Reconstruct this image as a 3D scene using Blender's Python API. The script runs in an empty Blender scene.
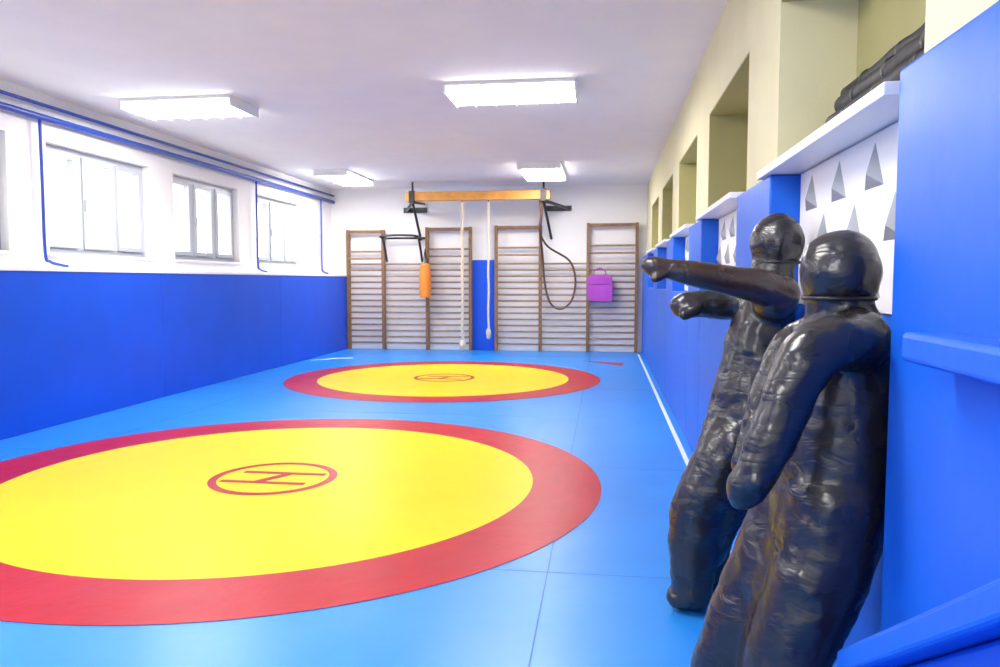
import bpy, bmesh, math, random
from mathutils import Vector, Matrix
random.seed(3)
S=bpy.context.scene
H=3.15; YB=14.5; YN=-1.6; XL=-5.4

# ---------------- materials ----------------
def mat(name,col,rough=0.5,bump=0,bscale=20,bstretch=(1,1,1),var=0.0,vscale=3,metal=0,emit=None,estr=0,bdist=0.01,spec=0.5,detail=4):
    m=bpy.data.materials.new(name); m.use_nodes=True
    nt=m.node_tree; b=nt.nodes['Principled BSDF']
    b.inputs['Base Color'].default_value=(*col,1); b.inputs['Roughness'].default_value=rough
    b.inputs['Metallic'].default_value=metal
    b.inputs['Specular IOR Level'].default_value=spec
    tc=nt.nodes.new('ShaderNodeTexCoord')
    if var>0:
        n=nt.nodes.new('ShaderNodeTexNoise'); n.inputs['Scale'].default_value=vscale; n.inputs['Detail'].default_value=5
        nt.links.new(tc.outputs['Object'],n.inputs['Vector'])
        r=nt.nodes.new('ShaderNodeValToRGB')
        r.color_ramp.elements[0].position=0.3; r.color_ramp.elements[1].position=0.7
        r.color_ramp.elements[0].color=(*[max(0,c*(1-var)) for c in col],1)
        r.color_ramp.elements[1].color=(*[min(1,c*(1+var)) for c in col],1)
        nt.links.new(n.outputs['Fac'],r.inputs['Fac']); nt.links.new(r.outputs['Color'],b.inputs['Base Color'])
    if bump>0:
        mp=nt.nodes.new('ShaderNodeMapping'); mp.inputs['Scale'].default_value=bstretch
        n2=nt.nodes.new('ShaderNodeTexNoise'); n2.inputs['Scale'].default_value=bscale; n2.inputs['Detail'].default_value=detail
        bp=nt.nodes.new('ShaderNodeBump'); bp.inputs['Strength'].default_value=bump; bp.inputs['Distance'].default_value=bdist
        nt.links.new(tc.outputs['Object'],mp.inputs['Vector']); nt.links.new(mp.outputs['Vector'],n2.inputs['Vector'])
        nt.links.new(n2.outputs['Fac'],bp.inputs['Height']); nt.links.new(bp.outputs['Normal'],b.inputs['Normal'])
    if emit:
        b.inputs['Emission Color'].default_value=(*emit,1); b.inputs['Emission Strength'].default_value=estr
    return m
def leather(name,col,stretch):
    m=bpy.data.materials.new(name); m.use_nodes=True
    nt=m.node_tree; b=nt.nodes['Principled BSDF']
    b.inputs['Base Color'].default_value=(*col,1)
    b.inputs['Specular IOR Level'].default_value=0.7
    tc=nt.nodes.new('ShaderNodeTexCoord')
    mp=nt.nodes.new('ShaderNodeMapping'); mp.inputs['Scale'].default_value=stretch
    nt.links.new(tc.outputs['Object'],mp.inputs['Vector'])
    n1=nt.nodes.new('ShaderNodeTexNoise'); n1.inputs['Scale'].default_value=6; n1.inputs['Detail'].default_value=2.5; n1.inputs['Distortion'].default_value=0.7
    nt.links.new(mp.outputs['Vector'],n1.inputs['Vector'])
    s=nt.nodes.new('ShaderNodeMath'); s.operation='SUBTRACT'; s.inputs[1].default_value=0.5
    a=nt.nodes.new('ShaderNodeMath'); a.operation='ABSOLUTE'
    p=nt.nodes.new('ShaderNodeMath'); p.operation='POWER'; p.inputs[1].default_value=0.7
    nt.links.new(n1.outputs['Fac'],s.inputs[0]); nt.links.new(s.outputs[0],a.inputs[0]); nt.links.new(a.outputs[0],p.inputs[0])
    b1=nt.nodes.new('ShaderNodeBump'); b1.inputs['Strength'].default_value=0.5; b1.inputs['Distance'].default_value=0.008
    nt.links.new(p.outputs[0],b1.inputs['Height'])
    n2=nt.nodes.new('ShaderNodeTexNoise'); n2.inputs['Scale'].default_value=90; n2.inputs['Detail'].default_value=3
    nt.links.new(tc.outputs['Object'],n2.inputs['Vector'])
    b2=nt.nodes.new('ShaderNodeBump'); b2.inputs['Strength'].default_value=0.12; b2.inputs['Distance'].default_value=0.002
    nt.links.new(n2.outputs['Fac'],b2.inputs['Height']); nt.links.new(b1.outputs['Normal'],b2.inputs['Normal'])
    nt.links.new(b2.outputs['Normal'],b.inputs['Normal'])
    n3=nt.nodes.new('ShaderNodeTexNoise'); n3.inputs['Scale'].default_value=6
    nt.links.new(tc.outputs['Object'],n3.inputs['Vector'])
    mr=nt.nodes.new('ShaderNodeMapRange'); mr.inputs['To Min'].default_value=0.20; mr.inputs['To Max'].default_value=0.36
    nt.links.new(n3.outputs['Fac'],mr.inputs['Value']); nt.links.new(mr.outputs[0],b.inputs['Roughness'])
    return m
M={}
M['floor']=mat('vinyl_blue_floor',(0.020,0.235,0.70),0.34,0.3,2.5,var=0.06,vscale=1.2,bdist=0.02,spec=0.38)
M['fseam']=mat('floor_seam_blue',(0.010,0.13,0.45),0.5)
M['yellow']=mat('vinyl_yellow',(0.82,0.60,0.0),0.40,0.3,2.5,var=0.02,bdist=0.02,spec=0.14)
M['red']=mat('vinyl_red',(0.42,0.006,0.018),0.38,0.4,4,var=0.08,bdist=0.02,spec=0.2)
M['pad']=mat('vinyl_blue_pad',(0.003,0.080,0.62),0.40,0.25,3,var=0.06,vscale=2,bdist=0.02,spec=0.32)
M['padr']=mat('vinyl_blue_pad_side',(0.008,0.12,0.64),0.40,0.25,3,var=0.06,vscale=2,bdist=0.02,spec=0.35)
M['white']=mat('plaster_white',(0.87,0.85,0.83),0.8,0.1,60)
M['ceil']=mat('plaster_ceiling',(0.88,0.84,0.81),0.85,0.1,40,var=0.02)
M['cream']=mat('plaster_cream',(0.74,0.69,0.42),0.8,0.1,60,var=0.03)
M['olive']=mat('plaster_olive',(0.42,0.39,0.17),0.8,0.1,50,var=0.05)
M['frame']=mat('pvc_white',(0.50,0.53,0.58),0.4)
M['sill']=mat('sill_white',(0.86,0.87,0.9),0.35)
M['pipe']=mat('paint_blue_pipe',(0.015,0.06,0.40),0.35)
M['wood']=mat('wood_brown_post',(0.22,0.11,0.045),0.45,var=0.2,vscale=12)
M['rung']=mat('wood_rung',(0.30,0.19,0.11),0.4,var=0.2,vscale=12)
M['beam']=mat('wood_orange_beam',(0.66,0.30,0.06),0.45,var=0.15,vscale=8)
M['steel']=mat('steel_black',(0.03,0.03,0.035),0.4,metal=0.4)
M['rope']=mat('rope_hemp',(0.62,0.55,0.42),0.9,0.6,60)
M['hose']=mat('rubber_brown',(0.10,0.05,0.03),0.5)
M['orange']=mat('vinyl_orange',(0.85,0.26,0.03),0.4,0.3,8)
M['purple']=mat('cloth_purple',(0.38,0.05,0.42),0.6,0.4,12)
M['leather']=leather('leather_black',(0.017,0.014,0.015),(1.3,1.3,3.6))
M['leatherb']=leather('leather_black_arm',(0.034,0.016,0.012),(3.6,1.3,1.3))
M['seam']=mat('leather_seam',(0.012,0.010,0.012),0.4)
M['grey']=mat('paint_grey',(0.30,0.31,0.33),0.5,var=0.1)
M['bag']=mat('roll_black',(0.022,0.021,0.022),0.6,0.6,14,var=0.3,vscale=9)
M['lampw']=mat('lamp_housing',(0.85,0.85,0.85),0.3)
M['tube']=mat('lamp_tube',(1,1,1),0.4,emit=(1.0,0.96,0.91),estr=24)
M['outside']=mat('snow_ground',(0.85,0.86,0.88),0.9)
g=bpy.data.materials.new('window_glass'); g.use_nodes=True; nt=g.node_tree
for n in list(nt.nodes): nt.nodes.remove(n)
o=nt.nodes.new('ShaderNodeOutputMaterial'); mx=nt.nodes.new('ShaderNodeMixShader'); mx.inputs[0].default_value=0.05
t=nt.nodes.new('ShaderNodeBsdfTransparent'); gl=nt.nodes.new('ShaderNodeBsdfGlossy'); gl.inputs['Roughness'].default_value=0.02
nt.links.new(t.outputs[0],mx.inputs[1]); nt.links.new(gl.outputs[0],mx.inputs[2]); nt.links.new(mx.outputs[0],o.inputs[0])
M['glass']=g

# ---------------- mesh builder ----------------
class MB:
    def __init__(s): s.v=[]; s.f=[]; s.m=[]; s.mats=[]
    def mi(s,k):
        if k not in s.mats: s.mats.append(k)
        return s.mats.index(k)
    def box(s,x0,x1,y0,y1,z0,z1,k):
        i=len(s.v); m=s.mi(k)
        s.v+=[(x0,y0,z0),(x1,y0,z0),(x1,y1,z0),(x0,y1,z0),(x0,y0,z1),(x1,y0,z1),(x1,y1,z1),(x0,y1,z1)]
        for q in [(0,3,2,1),(4,5,6,7),(0,1,5,4),(1,2,6,5),(2,3,7,6),(3,0,4,7)]:
            s.f.append(tuple(i+a for a in q)); s.m.append(m)
        return s
    def prism(s,poly,a0,a1,axis,k):
        i=len(s.v); m=s.mi(k); n=len(poly)
        for a in (a0,a1):
            for p in poly:
                s.v.append({'x':(a,p[0],p[1]),'y':(p[0],a,p[1]),'z':(p[0],p[1],a)}[axis])
        s.f.append(tuple(range(i,i+n))); s.m.append(m)
        s.f.append(tuple(range(i+2*n-1,i+n-1,-1))); s.m.append(m)
        for j in range(n):
            s.f.append((i+j,i+(j+1)%n,i+n+(j+1)%n,i+n+j)); s.m.append(m)
        return s
    def tube(s,pts,r,k,n=10,closed=False):
        m=s.mi(k); P=[Vector(p) for p in pts]; N=len(P)
        R=r if isinstance(r,(list,tuple)) else [r]*N
        base=len(s.v); up=None
        for j in range(N):
            if closed: d=P[(j+1)%N]-P[j-1]
            else: d=P[min(j+1,N-1)]-P[max(j-1,0)]
            d.normalize()
            if up is None:
                up=Vector((0,0,1)) if abs(d.z)<0.9 else Vector((1,0,0))
            a=(up-d*up.dot(d)).normalized(); up=a; b=d.cross(a)
            for q in range(n):
                t=2*math.pi*q/n; s.v.append(tuple(P[j]+(a*math.cos(t)+b*math.sin(t))*R[j]))
        for j in range(N if closed else N-1):
            j2=(j+1)%N
            for q in range(n):
                q2=(q+1)%n
                s.f.append((base+j*n+q,base+j*n+q2,base+j2*n+q2,base+j2*n+q)); s.m.append(m)
        if not closed:
            s.f.append(tuple(base+q for q in range(n-1,-1,-1))); s.m.append(m)
            s.f.append(tuple(base+(N-1)*n+q for q in range(n))); s.m.append(m)
        return s
    def ell(s,c,r,k,nu=24,nv=14,rot=None):
        m=s.mi(k); base=len(s.v); c=Vector(c)
        def add(p):
            p=Vector(p)
            if rot: p=rot@p
            s.v.append(tuple(c+p))
        add((0,0,r[2]))
        for a in range(1,nv):
            t=math.pi*a/nv
            for q in range(nu):
                u=2*math.pi*q/nu
                add((r[0]*math.sin(t)*math.cos(u),r[1]*math.sin(t)*math.sin(u),r[2]*math.cos(t)))
        add((0,0,-r[2])); last=len(s.v)-1
        for q in range(nu):
            q2=(q+1)%nu
            s.f.append((base,base+1+q,base+1+q2)); s.m.append(m)
            for a in range(nv-2):
                A=base+1+a*nu; B=A+nu
                s.f.append((A+q,B+q,B+q2,A+q2)); s.m.append(m)
            A=base+1+(nv-2)*nu
            s.f.append((A+q,last,A+q2)); s.m.append(m)
        return s
    def build(s,name,smooth=False,bevel=0,parent=None,seg=2):
        me=bpy.data.meshes.new(name); me.from_pydata(s.v,[],s.f)
        for k in s.mats: me.materials.append(M[k])
        for p,i in zip(me.polygons,s.m): p.material_index=i
        bm=bmesh.new(); bm.from_mesh(me); bmesh.ops.recalc_face_normals(bm,faces=bm.faces); bm.to_mesh(me); bm.free()
        if smooth:
            for p in me.polygons: p.use_smooth=True
        ob=bpy.data.objects.new(name,me); S.collection.objects.link(ob)
        if bevel:
            b=ob.modifiers.new('bevel','BEVEL'); b.width=bevel; b.segments=seg; b.limit_method='ANGLE'
        if parent: ob.parent=parent
        return ob
def arc(pts,n=8):
    P=[Vector(p) for p in pts]; out=[]
    for i in range(len(P)-1):
        p0=P[max(i-1,0)];p1=P[i];p2=P[i+1];p3=P[min(i+2,len(P)-1)]
        for k in range(n):
            t=k/n
            out.append(0.5*((2*p1)+(p2-p0)*t+(2*p0-5*p1+4*p2-p3)*t*t+(3*p1-p0-3*p2+p3)*t**3))
    out.append(P[-1]); return out

# ---------------- shell ----------------
fl=MB().box(XL-0.3,1.3,YN-0.1,YB+0.2,-0.15,0,'floor')
for yy in (1.4,3.4,5.4,7.4,9.4,11.4,13.4):
    fl.box(-5.05,0.70,yy-0.003,yy+0.003,-0.002,0.0008,'fseam')
for xx in (-4.2,-0.25):
    fl.box(xx-0.003,xx+0.003,YN,YB,-0.002,0.0007,'fseam')
fl.build('floor')
MB().box(XL-0.3,1.3,YN-0.1,YB+0.2,H,H+0.2,'ceil').build('ceiling')
MB().box(XL-0.3,1.3,YB,YB+0.2,0,H,'white').build('wall_back')
MB().box(XL-0.3,1.3,YN-0.15,YN,0,H,'white').build('wall_front')
wins=[(0.1,1.8),(2.33,4.02),(4.56,6.27),(6.77,8.46),(8.96,10.67),(11.30,12.98)]
b=MB(); zb,zt=1.62,2.70
b.box(XL-0.3,XL,YN,YB,0,zb,'white').box(XL-0.3,XL,YN,YB,zt,H,'white')
y=YN
for a,c in wins:
    b.box(XL-0.3,XL,y,a,zb,zt,'white'); y=c
b.box(XL-0.3,XL,y,YB,zb,zt,'white'); b.build('wall_left')
MB().box(XL,-5.13,YN,YB,0,1.43,'white').box(XL,-5.04,YN,YB,1.43,1.465,'sill').build('trim_1',bevel=0.004)
for i,(a,c) in enumerate(wins):
    w=MB(); x0,x1=XL-0.16,XL-0.09; t=0.06
    w.box(x0,x1,a,c,zb,zb+t,'frame').box(x0,x1,a,c,zt-t,zt,'frame')
    w.box(x0,x1,a,a+t,zb+t,zt-t,'frame').box(x0,x1,c-t,c,zb+t,zt-t,'frame')
    L=c-a; cuts=[a+L*0.333,a+L*0.667]
    for q in cuts: w.box(x0,x1,q-0.045,q+0.045,zb+t,zt-t,'frame')
    ed=[a+t]+[v for q in cuts for v in (q-0.045,q+0.045)]+[c-t]
    for j in range(3):
        l,r=ed[2*j],ed[2*j+1]; s=0.05
        w.box(x0+0.01,x1+0.02,l,r,zb+t,zb+t+s,'frame').box(x0+0.01,x1+0.02,l,r,zt-t-s,zt-t,'frame')
        w.box(x0+0.01,x1+0.02,l,l+s,zb+t+s,zt-t-s,'frame').box(x0+0.01,x1+0.02,r-s,r,zb+t+s,zt-t-s,'frame')
        w.box(x0+0.03,x0+0.034,l+s,r-s,zb+t+s,zt-t-s,'glass')
    w.box(XL-0.09,XL+0.03,a-0.03,c+0.03,zb-0.03,zb,'sill')
    w.box(x1+0.02,x1+0.04,cuts[0]+0.055,cuts[0]+0.075,2.08,2.20,'frame')
    w.build('window_%d'%(i+1))
    ld=bpy.data.lights.new('sky_portal','AREA'); ld.shape='RECTANGLE'; ld.size=zt-zb; ld.size_y=c-a
    ld.cycles.is_portal=True
    lo=bpy.data.objects.new('sky_portal_%d'%(i+1),ld); S.collection.objects.link(lo)
    lo.location=(XL-0.25,(a+c)/2,(zb+zt)/2); lo.rotation_euler=(0,math.radians(-90),0)

# right wall
MB().box(0.85,1.3,YN,YB,0,1.80,'white').build('wall_right')
op=[(-0.33,1.27)]+[(2.02+2.35*k,3.62+2.35*k) for k in range(5)]
ZT=2.60
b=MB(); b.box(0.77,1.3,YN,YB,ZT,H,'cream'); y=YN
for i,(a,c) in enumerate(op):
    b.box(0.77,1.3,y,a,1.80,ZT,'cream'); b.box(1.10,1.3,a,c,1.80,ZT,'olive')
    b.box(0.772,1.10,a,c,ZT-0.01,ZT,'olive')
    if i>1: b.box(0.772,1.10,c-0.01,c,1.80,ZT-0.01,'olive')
    y=c
b.box(0.77,1.3,y,YB,1.80,ZT,'cream'); b.build('wall_right_upper')
for i,(a,c) in enumerate(op[1:]):
    MB().box(0.68,1.10,a+0.002,c-0.012,1.80,1.835,'sill').build('trim_%d'%(i+2),bevel=0.004)
bays=[(1.99,3.42)]+[(4.25+2.35*k,5.77+2.35*k) for k in range(4)]
for i,(a,c) in enumerate(bays):
    p=MB(); p.box(0.825,0.849,a+0.01,c-0.01,1.245,1.795,'white')
    rows=[(1.70,0.0),(1.53,0.18),(1.36,0.0)]
    for z,off in rows:
        yy=a+0.16+off
        while yy<c-0.08:
            i0=len(p.v); m=p.mi('grey'); hw,hh=0.085,0.07
            p.v+=[(0.825,yy-hw,z-hh),(0.825,yy+hw,z-hh),(0.825,yy,z+hh),(0.80,yy,z-hh*0.4)]
            for q in [(0,1,3),(1,2,3),(2,0,3),(0,2,1)]: p.f.append(tuple(i0+e for e in q)); p.m.append(m)
            yy+=0.36
    p.build('decorative_panel' if i==0 else 'decorative_panel.%03d'%i)

def pads(name,mk,x0,x1,ya,yb,z0,z1,step):
    n=max(1,round((yb-ya)/step)); p=MB(); d=(yb-ya)/n
    for i in range(n): p.box(x0,x1,ya+i*d+0.001,ya+(i+1)*d-0.001,z0,z1,mk)
    return p.build(name,bevel=min(0.008,(x1-x0)/4),seg=3)
pads('wall_pad','pad',-5.13,-5.05,YN,YB,0,1.43,3.0)
k=0
def rp(*a):
    global k; k+=1
    return pads('wall_pad.%03d'%k,*a)
rp('padr',0.70,0.849,YN,1.98,0,1.85,1.9)
rp('padr',0.832,0.849,1.99,3.41,0,1.24,1.5)
for i in range(5):
    ya=bays[i][1]; yb=bays[i+1][0] if i<4 else YB
    rp('padr',0.70,0.849,ya,yb,0,1.797,2)
    if i<4: rp('padr',0.70,0.849,bays[i+1][0],bays[i+1][1],0,1.24,1.6)
MB().box(-2.60,-2.08,YB-0.05,YB,0,1.75,'pad').build('wall_pad.%03d'%(k+1),bevel=0.01)
MB().box(0.60,0.699,YN,1.64,1.177,1.238,'padr').build('padded_rail',bevel=0.012,seg=3)
p=MB()
sl=lambda y:0.925+(1.134-y)*0.65
p.prism([(1.86,sl(1.86)-0.07),(1.86,sl(1.86)),(0.76,sl(0.76)),(0.76,sl(0.76)-0.07)],0.56,0.698,'x','padr')
p.prism([(1.86,0.0),(1.86,sl(1.86)-0.071),(0.76,sl(0.76)-0.071),(0.76,0.0)],0.61,0.698,'x','pad')
p.build('padded_stair_cover',bevel=0.012,seg=3)

# ---------------- floor markings ----------------
def circle(name,cx,cy,R,Ri):
    e=bpy.data.objects.new(name,None); S.collection.objects.link(e); e.location=(cx,cy,0)
    def ann(nm,r0,r1,z,mk,n=128):
        me=bpy.data.meshes.new(nm); v=[];f=[]
        for i in range(n):
            t=2*math.pi*i/n; v+=[(r0*math.cos(t),r0*math.sin(t),z),(r1*math.cos(t),r1*math.sin(t),z)]
        for i in range(n):
            j=(i+1)%n
            f.append((2*i,2*i+1,2*j+1,2*j))
        if r0==0:
            v=[(r1*math.cos(2*math.pi*i/n),r1*math.sin(2*math.pi*i/n),z) for i in range(n)]; f=[tuple(range(n))]
        me.from_pydata(v,[],f); me.materials.append(M[mk])
        ob=bpy.data.objects.new(nm,me); S.collection.objects.link(ob); ob.parent=e
    ann('red_zone',Ri,R,0.003,'red'); ann('yellow_zone',0,Ri+.002,0.0025,'yellow')
    ann('emblem_ring',0.37,0.425,0.005,'red')
    q=MB()
    q.prism([(-0.27,0.10),(0.32,0.10),(0.32,0.15),(-0.27,0.15)],0.003,0.005,'z','red')
    q.prism([(-0.32,-0.15),(0.27,-0.15),(0.27,-0.10),(-0.32,-0.10)],0.003,0.005,'z','red')
    q.prism([(-0.10,-0.11),(-0.03,-0.11),(0.10,0.11),(0.03,0.11)],0.003,0.0052,'z','red')
    q.build('emblem_letter',parent=e)
circle('wrestling_circle',-2.225,4.81,2.215,1.765)
circle('wrestling_circle.001',-2.20,10.22,2.15,1.72)
MB().box(0.60,0.635,3.7,14.0,0,0.003,'sill').build('boundary_tape')
MB().prism([(-4.95,12.2),(-4.6,12.5),(-4.35,12.6),(-4.35,12.7),(-4.65,12.62)],0,0.004,'z','sill').build('boundary_tape.001')
MB().prism([(-0.35,12.75),(0.28,12.1),(0.32,12.45)],0,0.004,'z','red').build('floor_marking')

# ---------------- pipes ----------------
p=MB()
px=-5.33
p.tube([(px,YN+0.02,2.90),(px,YB-0.02,2.90)],0.032,'pipe')
p.tube([(px,YN+0.02,3.02),(px,YB-0.02,3.02)],0.018,'pipe')
for yy in (6.62,11.12,13.8):
    p.tube(arc([(px,yy,2.90),(px,yy,2.3),(px,yy,1.62),(px,yy+0.06,1.53),(px,yy+0.2,1.50),(px,yy+0.3,1.49)],6),0.015,'pipe')
for yy in [1,3,5,7,9,11,13]:
    p.box(XL+0.001,px,yy-0.015,yy+0.015,2.89,2.91,'pipe')
p.build('heating_pipe',smooth=True)

# ---------------- ceiling lamps ----------------
def lamp(i,x0,x1,y0,y1,power,along='x'):
    name='ceiling_lamp' if i==0 else 'ceiling_lamp.%03d'%i
    l=MB(); zc=H; z0=zc-0.10
    l.box(x0,x1,y0,y1,zc-.03,zc,'lampw')
    if along=='x':
        l.box(x0,x0+0.02,y0,y1,z0,zc-.03,'lampw').box(x1-0.02,x1,y0,y1,z0,zc-.03,'lampw')
        for j in range(4):
            y=y0+(y1-y0)*(j+0.5)/4; l.tube([(x0+0.02,y,zc-.07),(x1-0.02,y,zc-.07)],0.02,'tube')
        for j in range(1,6):
            x=x0+(x1-x0)*j/6; l.box(x-0.003,x+0.003,y0,y1,z0,zc-.085,'lampw')
    else:
        l.box(x0,x1,y0,y0+0.02,z0,zc-.03,'lampw').box(x0,x1,y1-0.02,y1,z0,zc-.03,'lampw')
        for j in range(4):
            x=x0+(x1-x0)*(j+0.5)/4; l.tube([(x,y0+0.02,zc-.07),(x,y1-0.02,zc-.07)],0.02,'tube')
        for j in range(1,6):
            y=y0+(y1-y0)*j/6; l.box(x0,x1,y-0.003,y+0.003,z0,zc-.085,'lampw')
    ob=l.build(name)
    ld=bpy.data.lights.new('lamp_light','AREA'); ld.shape='RECTANGLE'; ld.size=x1-x0; ld.size_y=y1-y0; ld.energy=power; ld.color=(1,0.97,0.93)
    lo=bpy.data.objects.new('light',ld); S.collection.objects.link(lo); lo.location=((x0+x1)/2,(y0+y1)/2,z0-.005); lo.parent=ob
lamp(0,-1.48,-0.27,6.9,7.5,64)
lamp(1,-4.8,-3.62,7.05,7.65,56)
lamp(2,-4.72,-4.15,11.9,13.3,56,'y')
lamp(3,-1.35,-0.68,11.6,13.1,64,'y')
lamp(4,-1.48,-0.27,2.0,2.6,46)
lamp(5,-4.8,-3.62,2.1,2.7,64)
lamp(6,-2.9,-1.6,-1.0,-0.4,80)

# ---------------- wall bars ----------------
def bars(i,xs,tops):
    name='wall_bars' if i==0 else 'wall_bars.%03d'%i
    w=MB(); y0,y1=YB-0.16,YB-0.06
    for x,t in zip(xs,tops):
        w.box(x-0.028,x+0.028,y0,y1,0,t,'wood')
        w.box(x-0.02,x+0.02,y1,YB-(0.051 if -2.62<x<-2.05 else 0),t-0.2,t-0.14,'wood')
    for s in range(3):
        a,c=xs[s]+0.02,xs[s+1]-0.02
        top=min(tops[s],tops[s+1])
        z=0.14
        while z<1.74:
            w.tube([(a,y0+0.05,z),(c,y0+0.05,z)],0.018,'rung',8); z+=0.118
        if s!=1:
            w.tube([(a,y0+0.05,top-0.42),(c,y0+0.05,top-0.42)],0.019,'rung',8)
            w.box(a,c,y0,y0+0.04,top-0.07,top-0.01,'wood')
            w.tube([(a,y0-0.01,top-0.56),(c,y0-0.01,top-0.56)],0.019,'rung',8)
    return w.build(name)
bars(0,[-5.01,-4.30,-3.42,-2.57],[2.34,2.34,2.38,2.38])
bars(1,[-2.07,-1.22,-0.32,0.585],[2.40,2.40,2.43,2.43])
p=MB()
p.tube(arc([(-4.20,14.30,1.72),(-4.20,14.05,2.12),(-4.20,13.88,2.18),(-4.0,13.88,2.20),(-3.7,13.88,2.20),(-3.5,13.88,2.18),(-3.5,14.05,2.12),(-3.5,14.30,1.72)],6),0.022,'steel')
p.tube([(-4.20,14.33,2.17),(-4.20,13.88,2.17)],0.018,'steel'); p.tube([(-3.5,14.33,2.17),(-3.5,13.88,2.17)],0.018,'steel')
p.tube([(-4.25,14.32,2.17),(-3.45,14.32,2.17)],0.02,'steel')
p.build('pull_up_bar',smooth=True)
p=MB()
p.box(-3.62,-0.98,13.52,13.68,2.80,2.96,'beam')
for x,dx in ((-3.5,-0.35),(-1.1,0.4)):
    p.tube([(x,13.6,2.78),(x+dx,YB-0.01,2.72)],0.03,'steel')
    p.tube([(x,13.6,2.78),(x+dx*0.2,YB-0.01,2.15)],0.025,'steel')
    p.tube([(x,13.6,2.78),(x,YB-0.01,2.84)],0.025,'steel')
    p.box(x-0.05,x+0.05,13.50,13.70,2.76,2.98,'steel')
    p.box(min(x,x+dx)-0.06,max(x,x+dx)+0.06,YB-0.03,YB,2.67,2.77,'steel')
    p.tube([(x,13.6,2.97),(x,13.6,H)],0.02,'steel')
beam=p.build('suspension_beam',bevel=0.004)
def rope(i,x,zt,zb,r,k='rope',y=13.6):
    p=MB()
    p.tube([(x+0.006*math.sin(j*0.9),y,zt+(zb-zt)*j/24) for j in range(25)],r,k,8)
    p.tube([(x,y,2.799),(x,y,zt)],0.012,'steel')
    p.ell((x,y,zb+0.08),(r*2.4,r*2.4,0.09),k,12,8); p.ell((x,y,zb+0.01),(r*1.9,r*1.9,0.05),k,12,8)
    p.build('climbing_rope' if i==0 else 'climbing_rope.%03d'%i,smooth=True)
rope(0,-2.58,2.77,0.10,0.028)
rope(1,-2.10,2.77,0.32,0.020)
p=MB()
p.tube(arc([(-1.16,13.6,2.79),(-1.15,13.62,2.5),(-1.18,13.7,2.25),(-1.05,14.0,1.98),(-0.66,14.22,1.72),(-0.55,14.27,1.35),(-0.62,14.27,0.98),(-0.82,14.27,0.82),(-1.02,14.27,0.93),(-1.12,14.2,1.3),(-1.15,14.05,1.8),(-1.17,13.75,2.2),(-1.14,13.62,2.5),(-1.12,13.6,2.79)],6),0.02,'hose',8)
p.build('resistance_band',smooth=True,parent=beam)
p=MB(); x=-3.42;y=14.20
p.tube(arc([(x,y,1.03),(x,y,1.05),(x,y,1.2),(x,y,1.4),(x,y,1.6),(x,y,1.68)],3),[0.07]+[0.10]*3+[0.115]*7+[0.10]*2+[0.09]*2+[0.045],'orange',20)
for a in range(4):
    t=a*math.pi/2; p.tube([(x+0.05*math.cos(t),y+0.05*math.sin(t),1.66),(x,y,1.95)],0.006,'steel',6)
p.tube([(x,y,1.95),(x,14.33,1.99)],0.01,'steel',6)
p.build('punching_bag',smooth=True)
p=MB()
p.prism([(-0.30,0.98),(0.12,0.96),(0.15,1.15),(0.12,1.42),(0.02,1.46),(-0.24,1.45),(-0.32,1.38),(-0.34,1.15)],14.20,14.33,'y','purple')
p.box(-0.33,0.13,14.185,14.205,1.28,1.42,'purple')
p.tube(arc([(-0.2,14.25,1.44),(-0.2,14.31,1.53),(-0.1,14.33,1.58),(0.0,14.31,1.53),(0.02,14.25,1.44)],5),0.012,'purple',8)
p.build('gym_bag',bevel=0.03,seg=3)
# dark rolls stacked on the sill at the back of the opening
p=MB()
random.seed(5)
for (cx,cz,r,ya,yb) in [(0.915,1.887,0.050,2.15,3.35),(1.03,1.890,0.053,2.10,3.50),(0.93,1.978,0.042,2.2,3.30),(1.03,1.985,0.050,2.3,3.50),(0.98,2.062,0.046,2.25,3.35),(1.055,2.075,0.036,2.3,3.50),(1.02,2.135,0.034,2.2,3.45)]:
    n=14; d=[random.uniform(-1,1) for _ in range(n+1)]
    p.tube([(cx+0.004*d[j],ya+(yb-ya)*j/n,cz+0.005*d[-j-1]) for j in range(n+1)],[r*(1+0.06*q) for q in d],'bag',16)
    for f in (0.2,0.5,0.8):
        y=ya+(yb-ya)*f; p.tube([(cx,y-0.012,cz),(cx,y+0.012,cz)],r*1.08,'steel',16)
p.build('rolled_mat_bundle',smooth=True)

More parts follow.
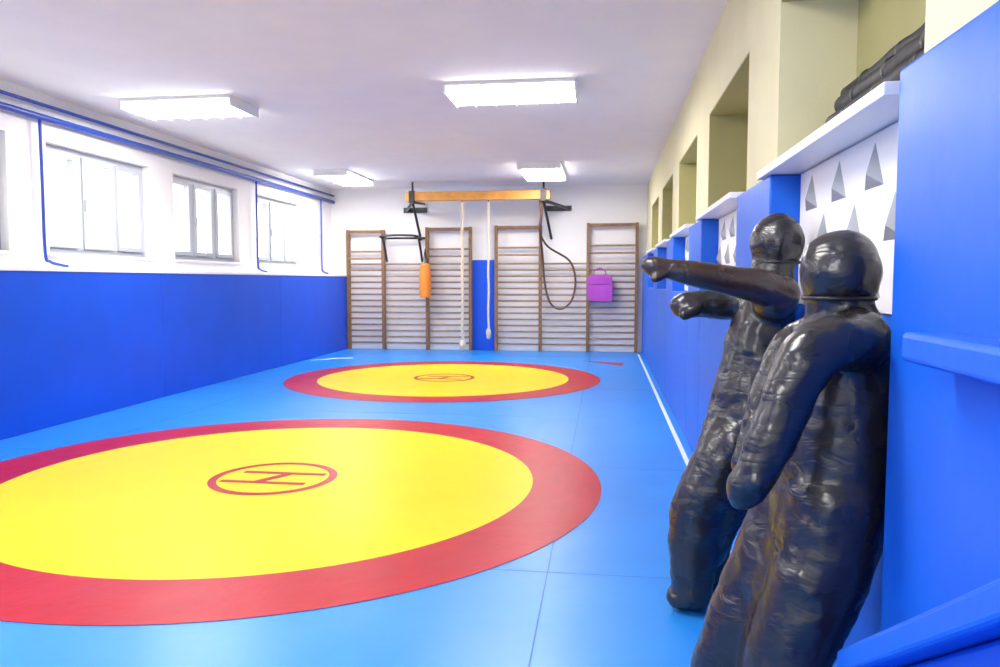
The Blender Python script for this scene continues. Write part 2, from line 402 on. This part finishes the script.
# ---------------- dummies ----------------
def dens(ch,n=7):
    out=[]
    P=[Vector(c[:3]) for c in ch]; R=[c[3] for c in ch]
    for i in range(len(P)-1):
        for k in range(n):
            t=k/n
            p0=P[max(i-1,0)];p1=P[i];p2=P[i+1];p3=P[min(i+2,len(P)-1)]
            q=0.5*((2*p1)+(p2-p0)*t+(2*p0-5*p1+4*p2-p3)*t*t+(3*p1-p0-3*p2+p3)*t**3)
            out.append((q,R[i]*(1-t)+R[i+1]*t))
    out.append((P[-1],R[-1])); return out
def chain(b,ch,k,ystretch=1.0):
    for q,r in dens(ch):
        b.ell(q,(r,r*ystretch,r),k,20,12)
def dummy(name,chains,head,hr,dy,extra=None):
    sh=lambda c:[(p[0],p[1]+dy,p[2],p[3]) for p in c]
    head=(head[0],head[1]+dy,head[2])
    b=MB()
    for c,st in chains: chain(b,sh(c),'leather',st)
    b.ell(head,hr,'leather')
    ob=b.build(name,smooth=True)
    rm=ob.modifiers.new('r','REMESH'); rm.mode='VOXEL'; rm.voxel_size=0.009; rm.use_smooth_shade=True
    sm=ob.modifiers.new('s','SMOOTH'); sm.iterations=5; sm.factor=0.6
    tx=bpy.data.textures.new('wr','CLOUDS'); tx.noise_scale=0.10
    dm=ob.modifiers.new('d','DISPLACE'); dm.texture=tx; dm.strength=0.020; dm.mid_level=0.5
    s=MB(); h=Vector(head)
    s.tube([h+Vector((hr[0]*0.86*math.cos(t),hr[1]*0.86*math.sin(t),-hr[2]*0.62)) for t in [2*math.pi*i/40 for i in range(40)]],0.006,'seam',6,True)
    s.build('head_seam',smooth=True,parent=ob)
    if extra:
        a=MB()
        for c in extra: chain(a,sh(c),'leatherb')
        ao=a.build('outstretched_arm',smooth=True,parent=ob)
        rm=ao.modifiers.new('r','REMESH'); rm.mode='VOXEL'; rm.voxel_size=0.008; rm.use_smooth_shade=True
        sm=ao.modifiers.new('s','SMOOTH'); sm.iterations=4
    return ob
dummy('grappling_dummy',[
 ([(.63,2.06,1.34,.086),(.64,2.07,1.26,.088),(.648,2.07,1.19,.105),(.65,2.07,1.08,.138),(.648,2.07,.92,.152),(.625,2.07,.72,.155),(.595,2.07,.58,.15),(.53,2.07,.40,.125),(.48,2.07,.24,.095)],1.2),
 ([(.65,1.95,1.18,.088),(.65,2.20,1.18,.085)],1.0),
 ([(.62,1.99,.74,.13),(.58,1.98,.55,.128),(.515,1.97,.36,.115),(.44,1.965,.14,.092),(.42,1.965,.085,.082)],1.0),
 ([(.35,1.965,.055,.05),(.44,1.965,.065,.06)],1.1),
 ([(.59,2.14,.72,.135),(.51,2.15,.52,.125),(.425,2.16,.32,.11),(.345,2.17,.12,.088),(.335,2.17,.085,.082)],1.0),
 ([(.26,2.17,.055,.05),(.35,2.17,.065,.06)],1.1),
 ([(.65,1.93,1.185,.078),(.565,1.87,1.185,.072),(.495,1.84,1.14,.070),(.455,1.83,1.05,.064),(.415,1.82,.94,.058),(.385,1.82,.87,.050)],1.0),
 ([(.385,1.82,.87,.050),(.365,1.82,.83,.053),(.352,1.82,.805,.043)],0.8),
 ([(.405,1.81,.88,.03),(.375,1.775,.845,.024)],1.0),
 ([(.65,2.22,1.18,.075),(.57,2.30,1.12,.068),(.51,2.30,.98,.062),(.46,2.28,.82,.05),(.44,2.28,.77,.05)],1.0),
],(.632,2.05,1.365),(.106,.110,.114),0.12)
dummy('grappling_dummy.001',[
 ([(.675,3.0,1.46,.084),(.66,3.0,1.36,.086),(.65,3.0,1.27,.10),(.625,3.0,1.10,.135),(.60,3.0,.92,.148),(.56,3.0,.74,.15),(.52,3.0,.58,.142),(.46,3.0,.40,.12),(.42,3.0,.24,.09)],1.25),
 ([(.65,2.86,1.265,.085),(.65,3.13,1.265,.085)],1.0),
 ([(.53,2.92,.70,.13),(.44,2.92,.54,.12),(.375,2.92,.38,.108),(.365,2.91,.17,.088),(.365,2.91,.085,.08)],1.0),
 ([(.31,2.91,.055,.05),(.38,2.91,.065,.06)],1.1),
 ([(.54,3.10,.70,.13),(.49,3.10,.52,.122),(.46,3.10,.32,.105),(.45,3.10,.14,.086),(.45,3.10,.085,.08)],1.0),
 ([(.39,3.10,.055,.05),(.46,3.10,.065,.06)],1.1),
 ([(.65,3.14,1.265,.078),(.56,3.17,1.245,.066),(.45,3.17,1.24,.058),(.39,3.16,1.245,.052)],1.0),
 ([(.39,3.16,1.245,.055),(.345,3.15,1.24,.06),(.315,3.15,1.235,.045)],0.9),
 ([(.38,3.10,1.22,.03),(.33,3.09,1.20,.024)],1.0),
],(.678,2.99,1.49),(.103,.108,.122),0.16,
 extra=[[(.66,2.85,1.29,.078),(.58,2.80,1.32,.066),(.45,2.77,1.345,.056),(.32,2.75,1.37,.048),(.23,2.75,1.388,.036)],
        [(.23,2.75,1.388,.036),(.185,2.75,1.395,.040),(.160,2.75,1.402,.028)],
        [(.22,2.73,1.37,.022),(.185,2.72,1.35,.018)]])

# ---------------- outside, world ----------------
MB().box(-60,XL-0.3,-30,60,-0.3,-0.1,'outside').build('ground_outside')
w=bpy.data.worlds.new('sky'); S.world=w; w.use_nodes=True
bg=w.node_tree.nodes['Background']; bg.inputs[0].default_value=(0.97,0.98,1,1); bg.inputs[1].default_value=4.4
S.view_settings.view_transform='Standard'

cam=bpy.data.cameras.new('camera'); co=bpy.data.objects.new('camera',cam); S.collection.objects.link(co)
co.location=(0,0,1.34); co.rotation_euler=(math.radians(90-3.96),0,math.radians(7.9))
cam.sensor_width=36; cam.lens=27.18; cam.clip_start=0.05
S.camera=co
